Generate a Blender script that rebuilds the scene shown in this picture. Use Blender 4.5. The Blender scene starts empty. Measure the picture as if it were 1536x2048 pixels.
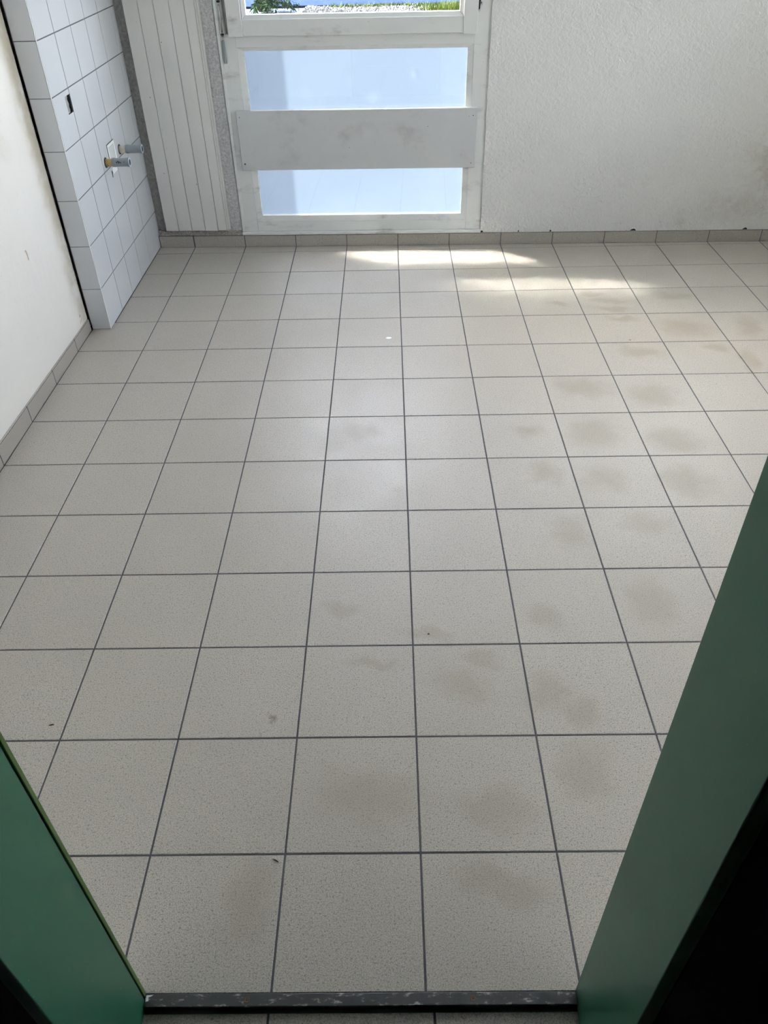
import bpy, bmesh, math, random
from mathutils import Matrix, Vector

random.seed(11)
SC = bpy.context.scene
COL = SC.collection
PI = math.pi

# ------------------------------------------------------------------ camera
FOCAL_PX = 1548.73
cam_data = bpy.data.cameras.new('camera')
cam_data.sensor_fit = 'VERTICAL'
cam_data.sensor_height = 36.0
cam_data.lens = FOCAL_PX / 2048.0 * 36.0
cam_data.clip_start = 0.02
cam_data.clip_end = 300
cam = bpy.data.objects.new('camera', cam_data)
COL.objects.link(cam)
cam.matrix_world = (Matrix.Translation((-0.0497, -0.8492, 1.6678))
                    @ Matrix.Rotation(0.0154, 4, 'Z') @ Matrix.Rotation(0.8860, 4, 'X') @ Matrix.Rotation(-0.0239, 4, 'Z'))
SC.camera = cam

# ------------------------------------------------------------------ sky, sun, exposure
SUN_AZ = math.radians(60)      # sun stands to the left, seen from inside through the window
SUN_EL = math.radians(40)
world = bpy.data.worlds.new('sky')
SC.world = world
world.use_nodes = True
wn = world.node_tree.nodes; wl_ = world.node_tree.links
wn.clear()
w_out = wn.new('ShaderNodeOutputWorld'); w_bg = wn.new('ShaderNodeBackground'); w_sky = wn.new('ShaderNodeTexSky')
w_sky.sky_type = 'NISHITA'
w_sky.sun_disc = False
w_sky.sun_elevation = SUN_EL
w_sky.sun_rotation = -SUN_AZ
w_sky.air_density = 1.0; w_sky.dust_density = 2.5; w_sky.ozone_density = 1.0
w_bg.inputs['Strength'].default_value = 1.0
w_hs = wn.new('ShaderNodeHueSaturation'); w_hs.inputs['Saturation'].default_value = 0.55
wl_.new(w_sky.outputs[0], w_hs.inputs['Color']); w_tn = wn.new('ShaderNodeMix'); w_tn.data_type = 'RGBA'; w_tn.blend_type = 'MULTIPLY'; w_tn.inputs[0].default_value = 1.0; w_tn.inputs[7].default_value = (1.08, 0.97, 0.965, 1)
wl_.new(w_hs.outputs[0], w_tn.inputs[6]); wl_.new(w_tn.outputs[2], w_bg.inputs[0]); wl_.new(w_bg.outputs[0], w_out.inputs[0])

sun_data = bpy.data.lights.new('sun', 'SUN')
sun_data.energy = 42.0
sun_data.angle = math.radians(1.6)
sun_data.color = (1.0, 0.965, 0.925)
sun = bpy.data.objects.new('sun', sun_data)
COL.objects.link(sun)
sun_dir = Vector((math.sin(SUN_AZ) * math.cos(SUN_EL), -math.cos(SUN_AZ) * math.cos(SUN_EL), -math.sin(SUN_EL)))
sun.rotation_euler = sun_dir.to_track_quat('-Z', 'Y').to_euler()
sun.location = (-6, 9, 8)

SC.view_settings.view_transform = 'Standard'
SC.view_settings.look = 'None'
SC.view_settings.gamma = 1.0
SC.view_settings.use_curve_mapping = False
SC.view_settings.exposure = 1.80
SC.cycles.use_denoising = True
SC.cycles.max_bounces = 8
SC.cycles.diffuse_bounces = 6
SC.cycles.adaptive_threshold = 0.06
SC.cycles.adaptive_min_samples = 16
SC.cycles.transparent_max_bounces = 8
SC.cycles.sample_clamp_indirect = 0.0
SC.cycles.caustics_reflective = False

# ------------------------------------------------------------------ node helpers
def new_mat(name):
    m = bpy.data.materials.new(name); m.use_nodes = True
    nt = m.node_tree
    return m, nt, nt.nodes['Principled BSDF']

def nd(nt, kind, **kw):
    n = nt.nodes.new(kind)
    for k, v in kw.items():
        if k.startswith('_'):
            setattr(n, k[1:], v)
        else:
            n.inputs[k.replace('__', ' ')].default_value = v
    return n

def position(nt):
    return nt.nodes.new('ShaderNodeNewGeometry').outputs['Position']

def noise(nt, vec, scale, detail=3, rough=0.55, dist=0.0):
    n = nd(nt, 'ShaderNodeTexNoise', Scale=scale, Detail=detail, Roughness=rough, Distortion=dist)
    nt.links.new(vec, n.inputs['Vector'])
    return n.outputs['Fac']

def ramp(nt, fac, a, b, ca=0.0, cb=1.0):
    r = nt.nodes.new('ShaderNodeMapRange'); r.interpolation_type = 'SMOOTHSTEP'
    r.inputs['From Min'].default_value = a; r.inputs['From Max'].default_value = b
    r.inputs['To Min'].default_value = ca; r.inputs['To Max'].default_value = cb
    nt.links.new(fac, r.inputs['Value'])
    return r.outputs['Result']

def mix(nt, fac, a, b, mode='MIX'):
    m = nt.nodes.new('ShaderNodeMix'); m.data_type = 'RGBA'; m.blend_type = mode
    for key, v in (('Factor', fac), ('A', a), ('B', b)):
        idx = {'Factor': 0, 'A': 6, 'B': 7}[key]
        if hasattr(v, 'is_linked'):
            nt.links.new(v, m.inputs[idx])
        elif isinstance(v, (int, float)):
            m.inputs[idx].default_value = v
        else:
            m.inputs[idx].default_value = (*v, 1) if len(v) == 3 else v
    return m.outputs[2]

def mathn(nt, op, a, b=None):
    m = nt.nodes.new('ShaderNodeMath'); m.operation = op
    for i, v in enumerate((a, b)):
        if v is None: continue
        if hasattr(v, 'is_linked'): nt.links.new(v, m.inputs[i])
        else: m.inputs[i].default_value = v
    return m.outputs[0]

def bump(nt, bsdf, height, strength, dist):
    b = nd(nt, 'ShaderNodeBump', Strength=strength, Distance=dist)
    nt.links.new(height, b.inputs['Height']); nt.links.new(b.outputs['Normal'], bsdf.inputs['Normal'])

def stain_mask(nt, vec, spots, edge=0.35):
    """max over soft ellipses (centre, radii, rotation) in world space; wobbling outline"""
    wob = nd(nt, 'ShaderNodeTexNoise', Scale=14.0, Detail=2.0)
    nt.links.new(vec, wob.inputs['Vector'])
    sub = nt.nodes.new('ShaderNodeVectorMath'); sub.operation = 'SUBTRACT'; sub.inputs[1].default_value = (.5, .5, .5)
    nt.links.new(wob.outputs['Color'], sub.inputs[0])
    sc = nt.nodes.new('ShaderNodeVectorMath'); sc.operation = 'SCALE'; sc.inputs['Scale'].default_value = 0.10
    nt.links.new(sub.outputs[0], sc.inputs[0])
    add = nt.nodes.new('ShaderNodeVectorMath'); add.operation = 'ADD'
    nt.links.new(vec, add.inputs[0]); nt.links.new(sc.outputs[0], add.inputs[1])
    acc = None
    for c, r, rot, amp in spots:
        mp = nt.nodes.new('ShaderNodeMapping'); mp.vector_type = 'TEXTURE'
        mp.inputs['Location'].default_value = c; mp.inputs['Rotation'].default_value = rot; mp.inputs['Scale'].default_value = r
        nt.links.new(add.outputs[0], mp.inputs['Vector'])
        g = nt.nodes.new('ShaderNodeTexGradient'); g.gradient_type = 'SPHERICAL'
        nt.links.new(mp.outputs[0], g.inputs['Vector'])
        v = ramp(nt, g.outputs['Fac'], 0.0, edge, 0.0, amp)
        acc = v if acc is None else mathn(nt, 'MAXIMUM', acc, v)
    return acc

# ------------------------------------------------------------------ materials
STAINS = [(1.056,2.862,.115,.036),(1.051,2.762,.093,.04),(.989,2.938,.076,.031),(1.386,2.896,.125,.055),(1.343,2.54,.135,.107),(1.644,2.529,.069,.117),(1.075,2.642,.083,.033),(1.08,2.3,.111,.057),(1.417,2.336,.067,.043),(1.527,2.205,.043,.12),(.791,2.831,.062,.024),(.752,2.001,.129,.092),(1.027,1.931,.106,.089),(.731,1.649,.11,.121),(1.014,1.6,.116,.089),(.699,1.37,.092,.091),(.986,1.348,.105,.102),(.5,1.405,.072,.068),(.485,1.677,.062,.057),(.785,1.118,.082,.068),(.528,1.073,.065,.092),(.707,.763,.081,.102),(.386,.698,.061,.056),(.357,.431,.072,.075),(.128,.459,.086,.061),(.429,.367,.049,.053),(.184,.547,.071,.032),(-.113,.534,.08,.025),(-.114,.141,.141,.08),(.175,.1,.115,.057),(.401,.194,.072,.076),(-.366,-.089,.059,.099),(.168,-.067,.107,.039),(-.165,1.695,.078,.065),(-.211,.738,.059,.029),(.05,.636,.085,.03)]
STAINS = [((x, y, 0), (rx * 1.35, ry * 1.35, 3), (0, 0, -0.18), 0.50 if y > 1.2 else 0.38) for x, y, rx, ry in STAINS]

def mat_floor_tile(spots=(), dirt_spot=False):
    m, nt, b = new_mat('speckled_stoneware')
    p = position(nt)
    oi = nt.nodes.new('ShaderNodeObjectInfo')
    fine = noise(nt, p, 420, 2, 0.6)
    base = mix(nt, ramp(nt, fine, 0.36, 0.62), (0.34, 0.31, 0.262), (0.585, 0.545, 0.485))
    grains = noise(nt, p, 230, 1, 0.5)
    base = mix(nt, ramp(nt, grains, 0.60, 0.70, 0.0, 0.75), base, (0.19, 0.17, 0.14))
    cloud = noise(nt, p, 2.6, 4, 0.55)
    base = mix(nt, ramp(nt, cloud, 0.3, 0.75, 0.0, 0.22), base, (0.40, 0.36, 0.30))
    base = mix(nt, mathn(nt, 'MULTIPLY', oi.outputs['Random'], 0.10), base, (0.36, 0.33, 0.29))
    if spots:
        base = mix(nt, stain_mask(nt, p, spots, 0.8), base, (0.30, 0.25, 0.18))
    if dirt_spot:
        dirt = stain_mask(nt, p, [((-.375, .359, 0), (.028, .03, 3), (0, 0, .5), 0.7), ((-.40, .30, 0), (.008, .045, 3), (0, 0, -.6), 0.35)], 0.9)
        base = mix(nt, mathn(nt, 'MULTIPLY', dirt, ramp(nt, noise(nt, p, 90, 3, 0.7), 0.35, 0.6)), base, (0.13, 0.10, 0.07))
    nt.links.new(base, b.inputs['Base Color'])
    r = ramp(nt, noise(nt, p, 6, 4, 0.6), 0.3, 0.7, 0.36, 0.46)
    nt.links.new(r, b.inputs['Roughness'])
    bump(nt, b, fine, 0.12, 0.0006)
    return m

def mat_skirting():
    m, nt, b = new_mat('skirting_stoneware')
    p = position(nt)
    fine = noise(nt, p, 420, 2, 0.6)
    base = mix(nt, ramp(nt, fine, 0.36, 0.62), (0.29, 0.265, 0.225), (0.46, 0.43, 0.38))
    nt.links.new(base, b.inputs['Base Color'])
    b.inputs['Roughness'].default_value = 0.45
    return m

def mat_plain(name, col, rough=0.5, metal=0.0, nscale=0, namp=0.0, ncol=None, spec=0.5):
    m, nt, b = new_mat(name)
    b.inputs['Roughness'].default_value = rough
    b.inputs['Metallic'].default_value = metal
    b.inputs['Specular IOR Level'].default_value = spec
    if nscale:
        f = noise(nt, position(nt), nscale, 4, 0.6)
        c = mix(nt, ramp(nt, f, 0.4, 0.72, 0.0, namp), col, ncol or tuple(v * 0.6 for v in col))
        nt.links.new(c, b.inputs['Base Color'])
    else:
        b.inputs['Base Color'].default_value = (*col, 1)
    return m

def mat_plaster_back():
    m, nt, b = new_mat('painted_roughcast')
    p = position(nt)
    coarse = noise(nt, p, 55, 3, 0.6, 0.6)
    big = noise(nt, p, 1.3, 3, 0.5)
    base = mix(nt, ramp(nt, big, 0.35, 0.7, 0.0, 0.35), (0.735, 0.73, 0.705), (0.68, 0.67, 0.635))
    spots = [((2.12, 3.64, .42), (.33, 3, .26), (0, 0.6, 0), 0.60), ((1.62, 3.64, .12), (.05, 3, .07), (0, 0, 0), 0.25), ((1.95, 3.64, .2), (.35, 3, .14), (0, 0, 0), 0.30)]
    brown_tint = stain_mask(nt, p, spots, 0.9)  # browner patches, strongest towards the right end
    brown_tint = mathn(nt, 'MULTIPLY', brown_tint, ramp(nt, noise(nt, p, 16, 4, 0.65), 0.28, 0.6))
    base = mix(nt, brown_tint, base, (0.42, 0.37, 0.30))
    chip = ramp(nt, noise(nt, p, 48, 2, 0.5), 0.74, 0.77, 0.0, 0.6)
    sep = nt.nodes.new('ShaderNodeSeparateXYZ'); nt.links.new(p, sep.inputs[0])
    low = ramp(nt, sep.outputs['Z'], 0.075, 0.2, 1.0, 0.0)
    base = mix(nt, mathn(nt, 'MULTIPLY', chip, low), base, (0.22, 0.21, 0.2))
    nt.links.new(base, b.inputs['Base Color'])
    b.inputs['Roughness'].default_value = 0.75
    rough_zone = ramp(nt, sep.outputs['Z'], 0.1, 0.75, 1.0, 0.45)
    bump(nt, b, mathn(nt, 'MULTIPLY', coarse, rough_zone), 0.8, 0.02)
    return m

def mat_plaster_left():
    m, nt, b = new_mat('smooth_white_plaster')
    p = position(nt)
    big = noise(nt, p, 2.2, 4, 0.55)
    base = mix(nt, ramp(nt, big, 0.35, 0.75, 0.0, 0.25), (0.81, 0.785, 0.735), (0.73, 0.70, 0.64))
    edge = stain_mask(nt, p, [((-1.5, 2.6, 1.2), (3, .12, 2.6), (0, 0, 0), 0.75), ((-1.5, 2.55, .12), (3, .05, .10), (0, 0, 0), 0.5), ((-1.5, 2.3, .92), (3, .10, .10), (0, 0, 0), 0.25)], 0.9)
    base = mix(nt, mathn(nt, 'MULTIPLY', edge, ramp(nt, noise(nt, p, 11, 4, 0.6), 0.3, 0.6)), base, (0.56, 0.49, 0.38))
    rust = stain_mask(nt, p, [((-1.5, 2.206, .535), (3, .012, .008), (0, 0, 0), 0.7), ((-1.5, 2.535, .12), (3, .007, .014), (0, 0, 0), 0.8), ((-1.5, 2.545, .09), (3, .006, .03), (0, 0, 0), 0.4)], 0.6)
    base = mix(nt, rust, base, (0.33, 0.20, 0.12))
    pits = ramp(nt, noise(nt, p, 70, 2, 0.5), 0.70, 0.75, 0.0, 0.25)
    base = mix(nt, pits, base, (0.5, 0.48, 0.45))
    nt.links.new(base, b.inputs['Base Color'])
    b.inputs['Roughness'].default_value = 0.6
    bump(nt, b, noise(nt, p, 28, 4, 0.6), 0.18, 0.006)
    return m

def mat_wall_tile():
    m, nt, b = new_mat('white_glazed_tile')
    p = position(nt)
    oi = nt.nodes.new('ShaderNodeObjectInfo')
    base = mix(nt, mathn(nt, 'MULTIPLY', oi.outputs['Random'], 0.25), (0.62, 0.642, 0.67), (0.58, 0.597, 0.62))
    nt.links.new(base, b.inputs['Base Color'])
    b.inputs['Roughness'].default_value = 0.22
    bump(nt, b, noise(nt, p, 9, 2, 0.5), 0.03, 0.004)
    return m

def mat_window_paint(name, col, dirt=0.5, dcol=(0.30, 0.275, 0.24), streak=(3, 3, 3)):
    m, nt, b = new_mat(name)
    p = position(nt)
    mp = nt.nodes.new('ShaderNodeMapping'); mp.inputs['Scale'].default_value = streak
    nt.links.new(p, mp.inputs['Vector'])
    a = noise(nt, mp.outputs[0], 2.2, 6, 0.68)
    base = mix(nt, ramp(nt, a, 0.52, 0.78, 0.0, dirt), col, dcol)
    c = noise(nt, p, 60, 3, 0.7)
    base = mix(nt, ramp(nt, c, 0.68, 0.76, 0.0, 0.5), base, tuple(v * 0.45 for v in col))
    nt.links.new(base, b.inputs['Base Color'])
    b.inputs['Roughness'].default_value = 0.42
    bump(nt, b, noise(nt, p, 40, 3, 0.5), 0.06, 0.003)
    return m

def mat_concrete(name, c0, c1, scale, strength, dist, rough=0.85):
    m, nt, b = new_mat(name)
    p = position(nt)
    n1 = noise(nt, p, scale, 4, 0.65, 0.4)
    base = mix(nt, ramp(nt, n1, 0.3, 0.7), c0, c1)
    pit = ramp(nt, noise(nt, p, scale * 2.2, 2, 0.5), 0.66, 0.72, 0.0, 0.6)
    base = mix(nt, pit, base, tuple(v * 0.4 for v in c0))
    nt.links.new(base, b.inputs['Base Color'])
    b.inputs['Roughness'].default_value = rough
    bump(nt, b, n1, strength, dist)
    return m

def mat_green():
    m, nt, b = new_mat('green_enamel')
    p = position(nt)
    n1 = noise(nt, p, 5, 4, 0.6)
    base = mix(nt, ramp(nt, n1, 0.4, 0.75, 0.0, 0.35), (0.034, 0.166, 0.090), (0.056, 0.184, 0.112))
    specks = ramp(nt, noise(nt, p, 120, 1, 0.5), 0.80, 0.83, 0.0, 0.6)
    base = mix(nt, specks, base, (0.30, 0.38, 0.33))
    nt.links.new(base, b.inputs['Base Color'])
    b.inputs['Roughness'].default_value = 0.32
    return m

def mat_metal_strip():
    m, nt, b = new_mat('worn_dark_metal')
    p = position(nt)
    mp = nt.nodes.new('ShaderNodeMapping'); mp.inputs['Scale'].default_value = (1, 2.5, 1)
    nt.links.new(p, mp.inputs['Vector'])
    n1 = noise(nt, mp.outputs[0], 38, 5, 0.7)
    base = mix(nt, ramp(nt, n1, 0.54, 0.68, 0.0, 0.9), (0.085, 0.09, 0.09), (0.50, 0.49, 0.46))
    nt.links.new(base, b.inputs['Base Color'])
    b.inputs['Metallic'].default_value = 0.75
    nt.links.new(ramp(nt, n1, 0.4, 0.7, 0.28, 0.6), b.inputs['Roughness'])
    return m

def mat_clear_glass():
    m = bpy.data.materials.new('clear_glass'); m.use_nodes = True
    nt = m.node_tree; nt.nodes.clear()
    o = nt.nodes.new('ShaderNodeOutputMaterial')
    t = nd(nt, 'ShaderNodeBsdfTransparent', Color=(0.94, 0.97, 0.96, 1))
    g = nd(nt, 'ShaderNodeBsdfGlossy', Roughness=0.02)
    lw = nd(nt, 'ShaderNodeLayerWeight', Blend=0.5)
    f = mathn(nt, 'ADD', mathn(nt, 'MULTIPLY', mathn(nt, 'POWER', lw.outputs['Facing'], 5.0), 0.9), 0.035)
    mx = nt.nodes.new('ShaderNodeMixShader')
    nt.links.new(f, mx.inputs[0]); nt.links.new(t.outputs[0], mx.inputs[1]); nt.links.new(g.outputs[0], mx.inputs[2])
    nt.links.new(mx.outputs[0], o.inputs[0])
    return m

def mat_film(name, c0, c1, clear, marks=()):
    """thin milky film: scatters light through, keeps a little straight transmission"""
    m = bpy.data.materials.new(name); m.use_nodes = True
    nt = m.node_tree; nt.nodes.clear()
    o = nt.nodes.new('ShaderNodeOutputMaterial')
    p = position(nt)
    col = mix(nt, ramp(nt, noise(nt, p, 5, 3, 0.6), 0.5, 0.8, 0.0, 0.5), c0, c1)
    if marks:
        col = mix(nt, stain_mask(nt, p, marks[0], 0.8), col, tuple(v * .72 for v in c0))
        col = mix(nt, stain_mask(nt, p, marks[1], 0.9), col, tuple(min(1, v * 1.25) for v in c1))
    t = nt.nodes.new('ShaderNodeBsdfTranslucent'); nt.links.new(col, t.inputs['Color'])
    d = nt.nodes.new('ShaderNodeBsdfDiffuse'); nt.links.new(col, d.inputs['Color'])
    m1 = nt.nodes.new('ShaderNodeMixShader'); m1.inputs[0].default_value = 0.3
    nt.links.new(t.outputs[0], m1.inputs[1]); nt.links.new(d.outputs[0], m1.inputs[2])
    last = m1
    if clear:
        tr = nd(nt, 'ShaderNodeBsdfRefraction', Roughness=0.56, IOR=1.08)     # blurred forward light
        last = nt.nodes.new('ShaderNodeMixShader'); last.inputs[0].default_value = clear
        nt.links.new(m1.outputs[0], last.inputs[1]); nt.links.new(tr.outputs[0], last.inputs[2])
    nt.links.new(last.outputs[0], o.inputs[0])
    return m

M_TILE = mat_floor_tile()
M_SKIRT = mat_skirting()
M_GROUT = mat_plain('dark_grey_grout', (0.105, 0.105, 0.115), 0.85, 0, 60, 0.4)
M_GROUT_W = mat_plain('mid_grey_grout', (0.13, 0.133, 0.142), 0.85, 0, 60, 0.3)
M_BACK = mat_plaster_back()
M_LEFT = mat_plaster_left()
M_WHITE = mat_plain('white_emulsion', (0.84, 0.84, 0.82), 0.8, 0, 3, 0.12)
M_WTILE = mat_wall_tile()
M_WTRIM = mat_plain('white_plastic_trim', (0.82, 0.83, 0.83), 0.3)
M_FRAME = mat_window_paint('aged_white_window_paint', (0.70, 0.71, 0.69), 0.8, streak=(2.2, 2.2, 5))
M_KICK = mat_window_paint('scuffed_white_board_paint', (0.56, 0.57, 0.565), 0.5, streak=(2, 2, 2.6))
M_BOARD = mat_window_paint('off_white_board_paint', (0.66, 0.655, 0.62), 0.25, (0.45, 0.42, 0.36), (3, 3, 0.7))
M_CONC = mat_concrete('bare_grey_concrete', (0.26, 0.26, 0.24), (0.42, 0.41, 0.385), 60, 0.5, 0.008)
M_CAST = mat_concrete('grey_painted_roughcast', (0.52, 0.515, 0.50), (0.74, 0.735, 0.72), 75, 1.0, 0.02)
M_MORTAR = mat_concrete('granular_mortar', (0.40, 0.36, 0.31), (0.66, 0.62, 0.55), 120, 1.0, 0.012)
M_GREEN = mat_green()
M_OLIVE = mat_plain('olive_green_edge_paint', (0.085, 0.17, 0.035), 0.45, 0, 30, 0.3)
M_BLACK = mat_plain('black_seal_and_step_shade', (0.012, 0.014, 0.014), 0.7)  # jamb seal, and the shadow gap below the threshold strip
M_STRIP = mat_metal_strip()
M_RUST = mat_plain('rusty_screw', (0.17, 0.115, 0.075), 0.6, 0.5, 300, 0.6)
M_STEEL = mat_plain('bright_steel', (0.62, 0.62, 0.60), 0.25, 1.0)
M_DARK = mat_plain('blackened_iron', (0.03, 0.03, 0.03), 0.5, 0.4)
M_BRASS = mat_plain('brass_fitting', (0.55, 0.40, 0.16), 0.42, 0.7, 90, 0.4)
M_HEMP = mat_plain('hemp_wrapped_thread', (0.62, 0.56, 0.44), 0.8, 0, 200, 0.5)
M_PLUG = mat_plain('grey_plastic_plug', (0.27, 0.305, 0.315), 0.4, 0, 12, 0.25)
M_PLUGRIM = mat_plain('pale_grey_plug_rim', (0.55, 0.60, 0.66), 0.35)
M_HOLLOW = mat_plain('dark_navy_bore', (0.03, 0.04, 0.07), 0.6)
M_SMEAR = mat_plain('black_smear', (0.04, 0.045, 0.045), 0.6)
M_PATCH = mat_plain('white_filler', (0.80, 0.81, 0.80), 0.6, 0, 30, 0.1)
M_PATCHG = mat_plain('pale_grey_filler', (0.60, 0.61, 0.60), 0.7, 0, 40, 0.2)
M_HALL = mat_plain('hall_shade_navy', (0.016, 0.018, 0.026), 0.8)  # darkness of the unlit hall put into the wall colour
M_GLASS = mat_clear_glass()
M_FILM = mat_film('milky_window_film', (0.0205, 0.0265, 0.034), (0.0218, 0.0278, 0.036), 0.15,
                  ([((-.251, 3.7, .90), (.006, 3, .055), (0, 0, 0), .6), ((-.462, 3.7, .81), (.006, 3, .05), (0, .05, 0), .6), ((-.355, 3.7, .78), (.004, 3, .06), (0, 0, 0), .5), ((.12, 3.7, .872), (.008, 3, .025), (0, 0, 0), .5), ((-.30, 3.7, .365), (.007, 3, .03), (0, -.3, 0), .5), ((-.55, 3.7, .345), (.012, 3, .012), (0, 0, 0), .5)],
                   [((-.13, 3.7, .775), (.07, 3, .035), (0, 0, 0), .8), ((.10, 3.7, .877), (.02, 3, .025), (0, 0, 0), .8), ((-.475, 3.7, .80), (.02, 3, .03), (0, 0, 0), .8), ((-.31, 3.7, .37), (.02, 3, .03), (0, 0, 0), .7), ((.22, 3.7, .23), (.12, 3, .02), (0, 0, 0), .5)]))
M_FROST = mat_film('added_diffuser', (0.46, 0.475, 0.49), (0.485, 0.495, 0.51), 0.0)
M_EXT = mat_plain('exterior_render', (0.70, 0.69, 0.66), 0.9, 0, 8, 0.2)
M_CRUMB = mat_plain('brown_crumb', (0.12, 0.09, 0.06), 0.8)
M_PAINTDROP = mat_plain('white_paint_drop', (0.85, 0.87, 0.9), 0.4)

# ------------------------------------------------------------------ object helpers
def link(o, parent=None):
    COL.objects.link(o)
    if parent is not None: o.parent = parent
    return o

def tag(o, label, cat, group=None, kind=None):
    o['label'] = label; o['category'] = cat
    if group: o['group'] = group
    if kind: o['kind'] = kind
    return o

def empty(name, loc=(0, 0, 0), rz=0.0):
    o = bpy.data.objects.new(name, None); o.empty_display_size = 0.1
    o.location = loc; o.rotation_euler = (0, 0, rz)
    return link(o)

def bm_box(bm, x0, x1, y0, y1, z0, z1, bevel=0.0, seg=1):
    vs = [bm.verts.new(c) for c in ((x0,y0,z0),(x1,y0,z0),(x1,y1,z0),(x0,y1,z0),(x0,y0,z1),(x1,y0,z1),(x1,y1,z1),(x0,y1,z1))]
    fs = [bm.faces.new([vs[i] for i in q]) for q in ((3,2,1,0),(4,5,6,7),(0,1,5,4),(1,2,6,5),(2,3,7,6),(3,0,4,7))]
    if bevel:
        es = {e for f in fs for e in f.edges}
        bmesh.ops.bevel(bm, geom=list(es), offset=bevel, segments=seg, affect='EDGES', profile=0.5)

def bm_tube(bm, p0, p1, r0, r1=None, n=16, cap=True):
    p0 = Vector(p0); p1 = Vector(p1); r1 = r0 if r1 is None else r1
    d = (p1 - p0).normalized()
    a = d.orthogonal().normalized(); b = d.cross(a)
    ring = lambda p, r: [bm.verts.new(p + (a * math.cos(t) + b * math.sin(t)) * r) for t in [2 * PI * k / n for k in range(n)]]
    A = ring(p0, r0); B = ring(p1, r1)
    for k in range(n):
        f = bm.faces.new((A[k], A[(k + 1) % n], B[(k + 1) % n], B[k])); f.smooth = True
    if cap:
        bm.faces.new(A[::-1]); bm.faces.new(B)

def bm_lathe(bm, p0, d, prof, n=20):
    """prof: (distance along d, radius) pairs, closed on the axis at both ends"""
    p0 = Vector(p0); d = Vector(d).normalized()
    a = d.orthogonal().normalized(); b = d.cross(a)
    rings = []
    for s, r in prof:
        rings.append([bm.verts.new(p0 + d * s + (a * math.cos(2*PI*k/n) + b * math.sin(2*PI*k/n)) * r) for k in range(n)])
    for A, B in zip(rings, rings[1:]):
        for k in range(n):
            bm.faces.new((A[k], A[(k+1) % n], B[(k+1) % n], B[k]))
    bm.faces.new(rings[0][::-1]); bm.faces.new(rings[-1])

def finish(name, bm, mat, parent=None, shift=(0, 0, 0)):
    bmesh.ops.recalc_face_normals(bm, faces=bm.faces)
    if any(shift): bmesh.ops.translate(bm, verts=bm.verts, vec=[-s for s in shift])
    me = bpy.data.meshes.new(name); bm.to_mesh(me); bm.free()
    me.materials.append(mat)
    o = bpy.data.objects.new(name, me)
    return link(o, parent)

def box(name, mat, parent, x0, x1, y0, y1, z0, z1, bevel=0.0, seg=1, shift=(0, 0, 0)):
    bm = bmesh.new(); bm_box(bm, x0, x1, y0, y1, z0, z1, bevel, seg)
    return finish(name, bm, mat, parent, shift)

def boxes(name, mat, parent, lst, bevel=0.0, shift=(0, 0, 0)):
    bm = bmesh.new()
    for b in lst: bm_box(bm, *b, bevel)
    return finish(name, bm, mat, parent, shift)

def tile_mesh(name, poly, h, ch, mat):
    """flat tile on z 0..h over a convex outline, with a chamfered upper edge"""
    bm = bmesh.new()
    n = len(poly)
    c = Vector((sum(p[0] for p in poly) / n, sum(p[1] for p in poly) / n))
    def inset(p):
        v = c - Vector(p)
        return (p[0] + math.copysign(min(ch, abs(v.x) * .5), v.x), p[1] + math.copysign(min(ch, abs(v.y) * .5), v.y))
    A = [bm.verts.new((p[0], p[1], 0)) for p in poly]
    B = [bm.verts.new((p[0], p[1], h - ch)) for p in poly]
    T = [bm.verts.new((*inset(p), h)) for p in poly]
    for k in range(n):
        j = (k + 1) % n
        bm.faces.new((A[k], A[j], B[j], B[k])); bm.faces.new((B[k], B[j], T[j], T[k]))
    bm.faces.new(T); bm.faces.new(A[::-1])
    bmesh.ops.recalc_face_normals(bm, faces=bm.faces)
    me = bpy.data.meshes.new(name); bm.to_mesh(me); bm.free(); me.materials.append(mat)
    return me

def place(name, me, parent, loc=(0, 0, 0), rot=(0, 0, 0)):
    o = bpy.data.objects.new(name, me); o.location = loc; o.rotation_euler = rot
    return link(o, parent)

# back wall frame: x runs along the wall, y points outdoors (room side negative), origin on the floor line
ALPHA = math.atan(0.0205)
O_BACK = Vector((0, 3.675, 0))
def wall_empty(name, u0=0.0, z0=0.0):
    p = O_BACK + Vector((math.cos(ALPHA), -math.sin(ALPHA), 0)) * u0
    return empty(name, (p.x, p.y, z0), -ALPHA)
def back_y(x): return 3.675 - 0.0205 * x

XL, XR = -1.5, 2.4           # floor edges
YF = -0.277                  # room side of the door wall
CEIL = 2.5

# ------------------------------------------------------------------ floor
floor = empty('floor', (0.45, 1.7, 0)); 
tag(floor, 'beige speckled stoneware tile floor with dark grout joints in the room', 'floor', kind='structure')
def rel(o, p): return (p[0] - o.location.x, p[1] - o.location.y, p[2] - o.location.z)
bm = bmesh.new()
vs = [(XL - .02, YF), (XR + .02, YF), (XR + .02, back_y(XR)), (XL - .02, back_y(XL))]
lo = [bm.verts.new((x, y, -0.12)) for x, y in vs]; hi = [bm.verts.new((x, y, -0.0016)) for x, y in vs]
bm.faces.new(hi); bm.faces.new(lo[::-1])
for k in range(4): bm.faces.new((lo[k], lo[(k+1) % 4], hi[(k+1) % 4], hi[k]))
finish('grout_bed', bm, M_GROUT, floor, (0.45, 1.7, 0))
G = 0.0045; TH = 0.008
def soil(o, cx, cy):
    near = [t for t in STAINS if abs(t[0][0] - cx) < .15 + t[1][0] + .05 and abs(t[0][1] - cy) < .15 + t[1][1] + .05]
    spot = abs(cx + .375) < .2 and abs(cy - .359) < .2
    if near or spot:
        o.material_slots[0].link = 'OBJECT'
        o.material_slots[0].material = mat_floor_tile(near, spot)
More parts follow.
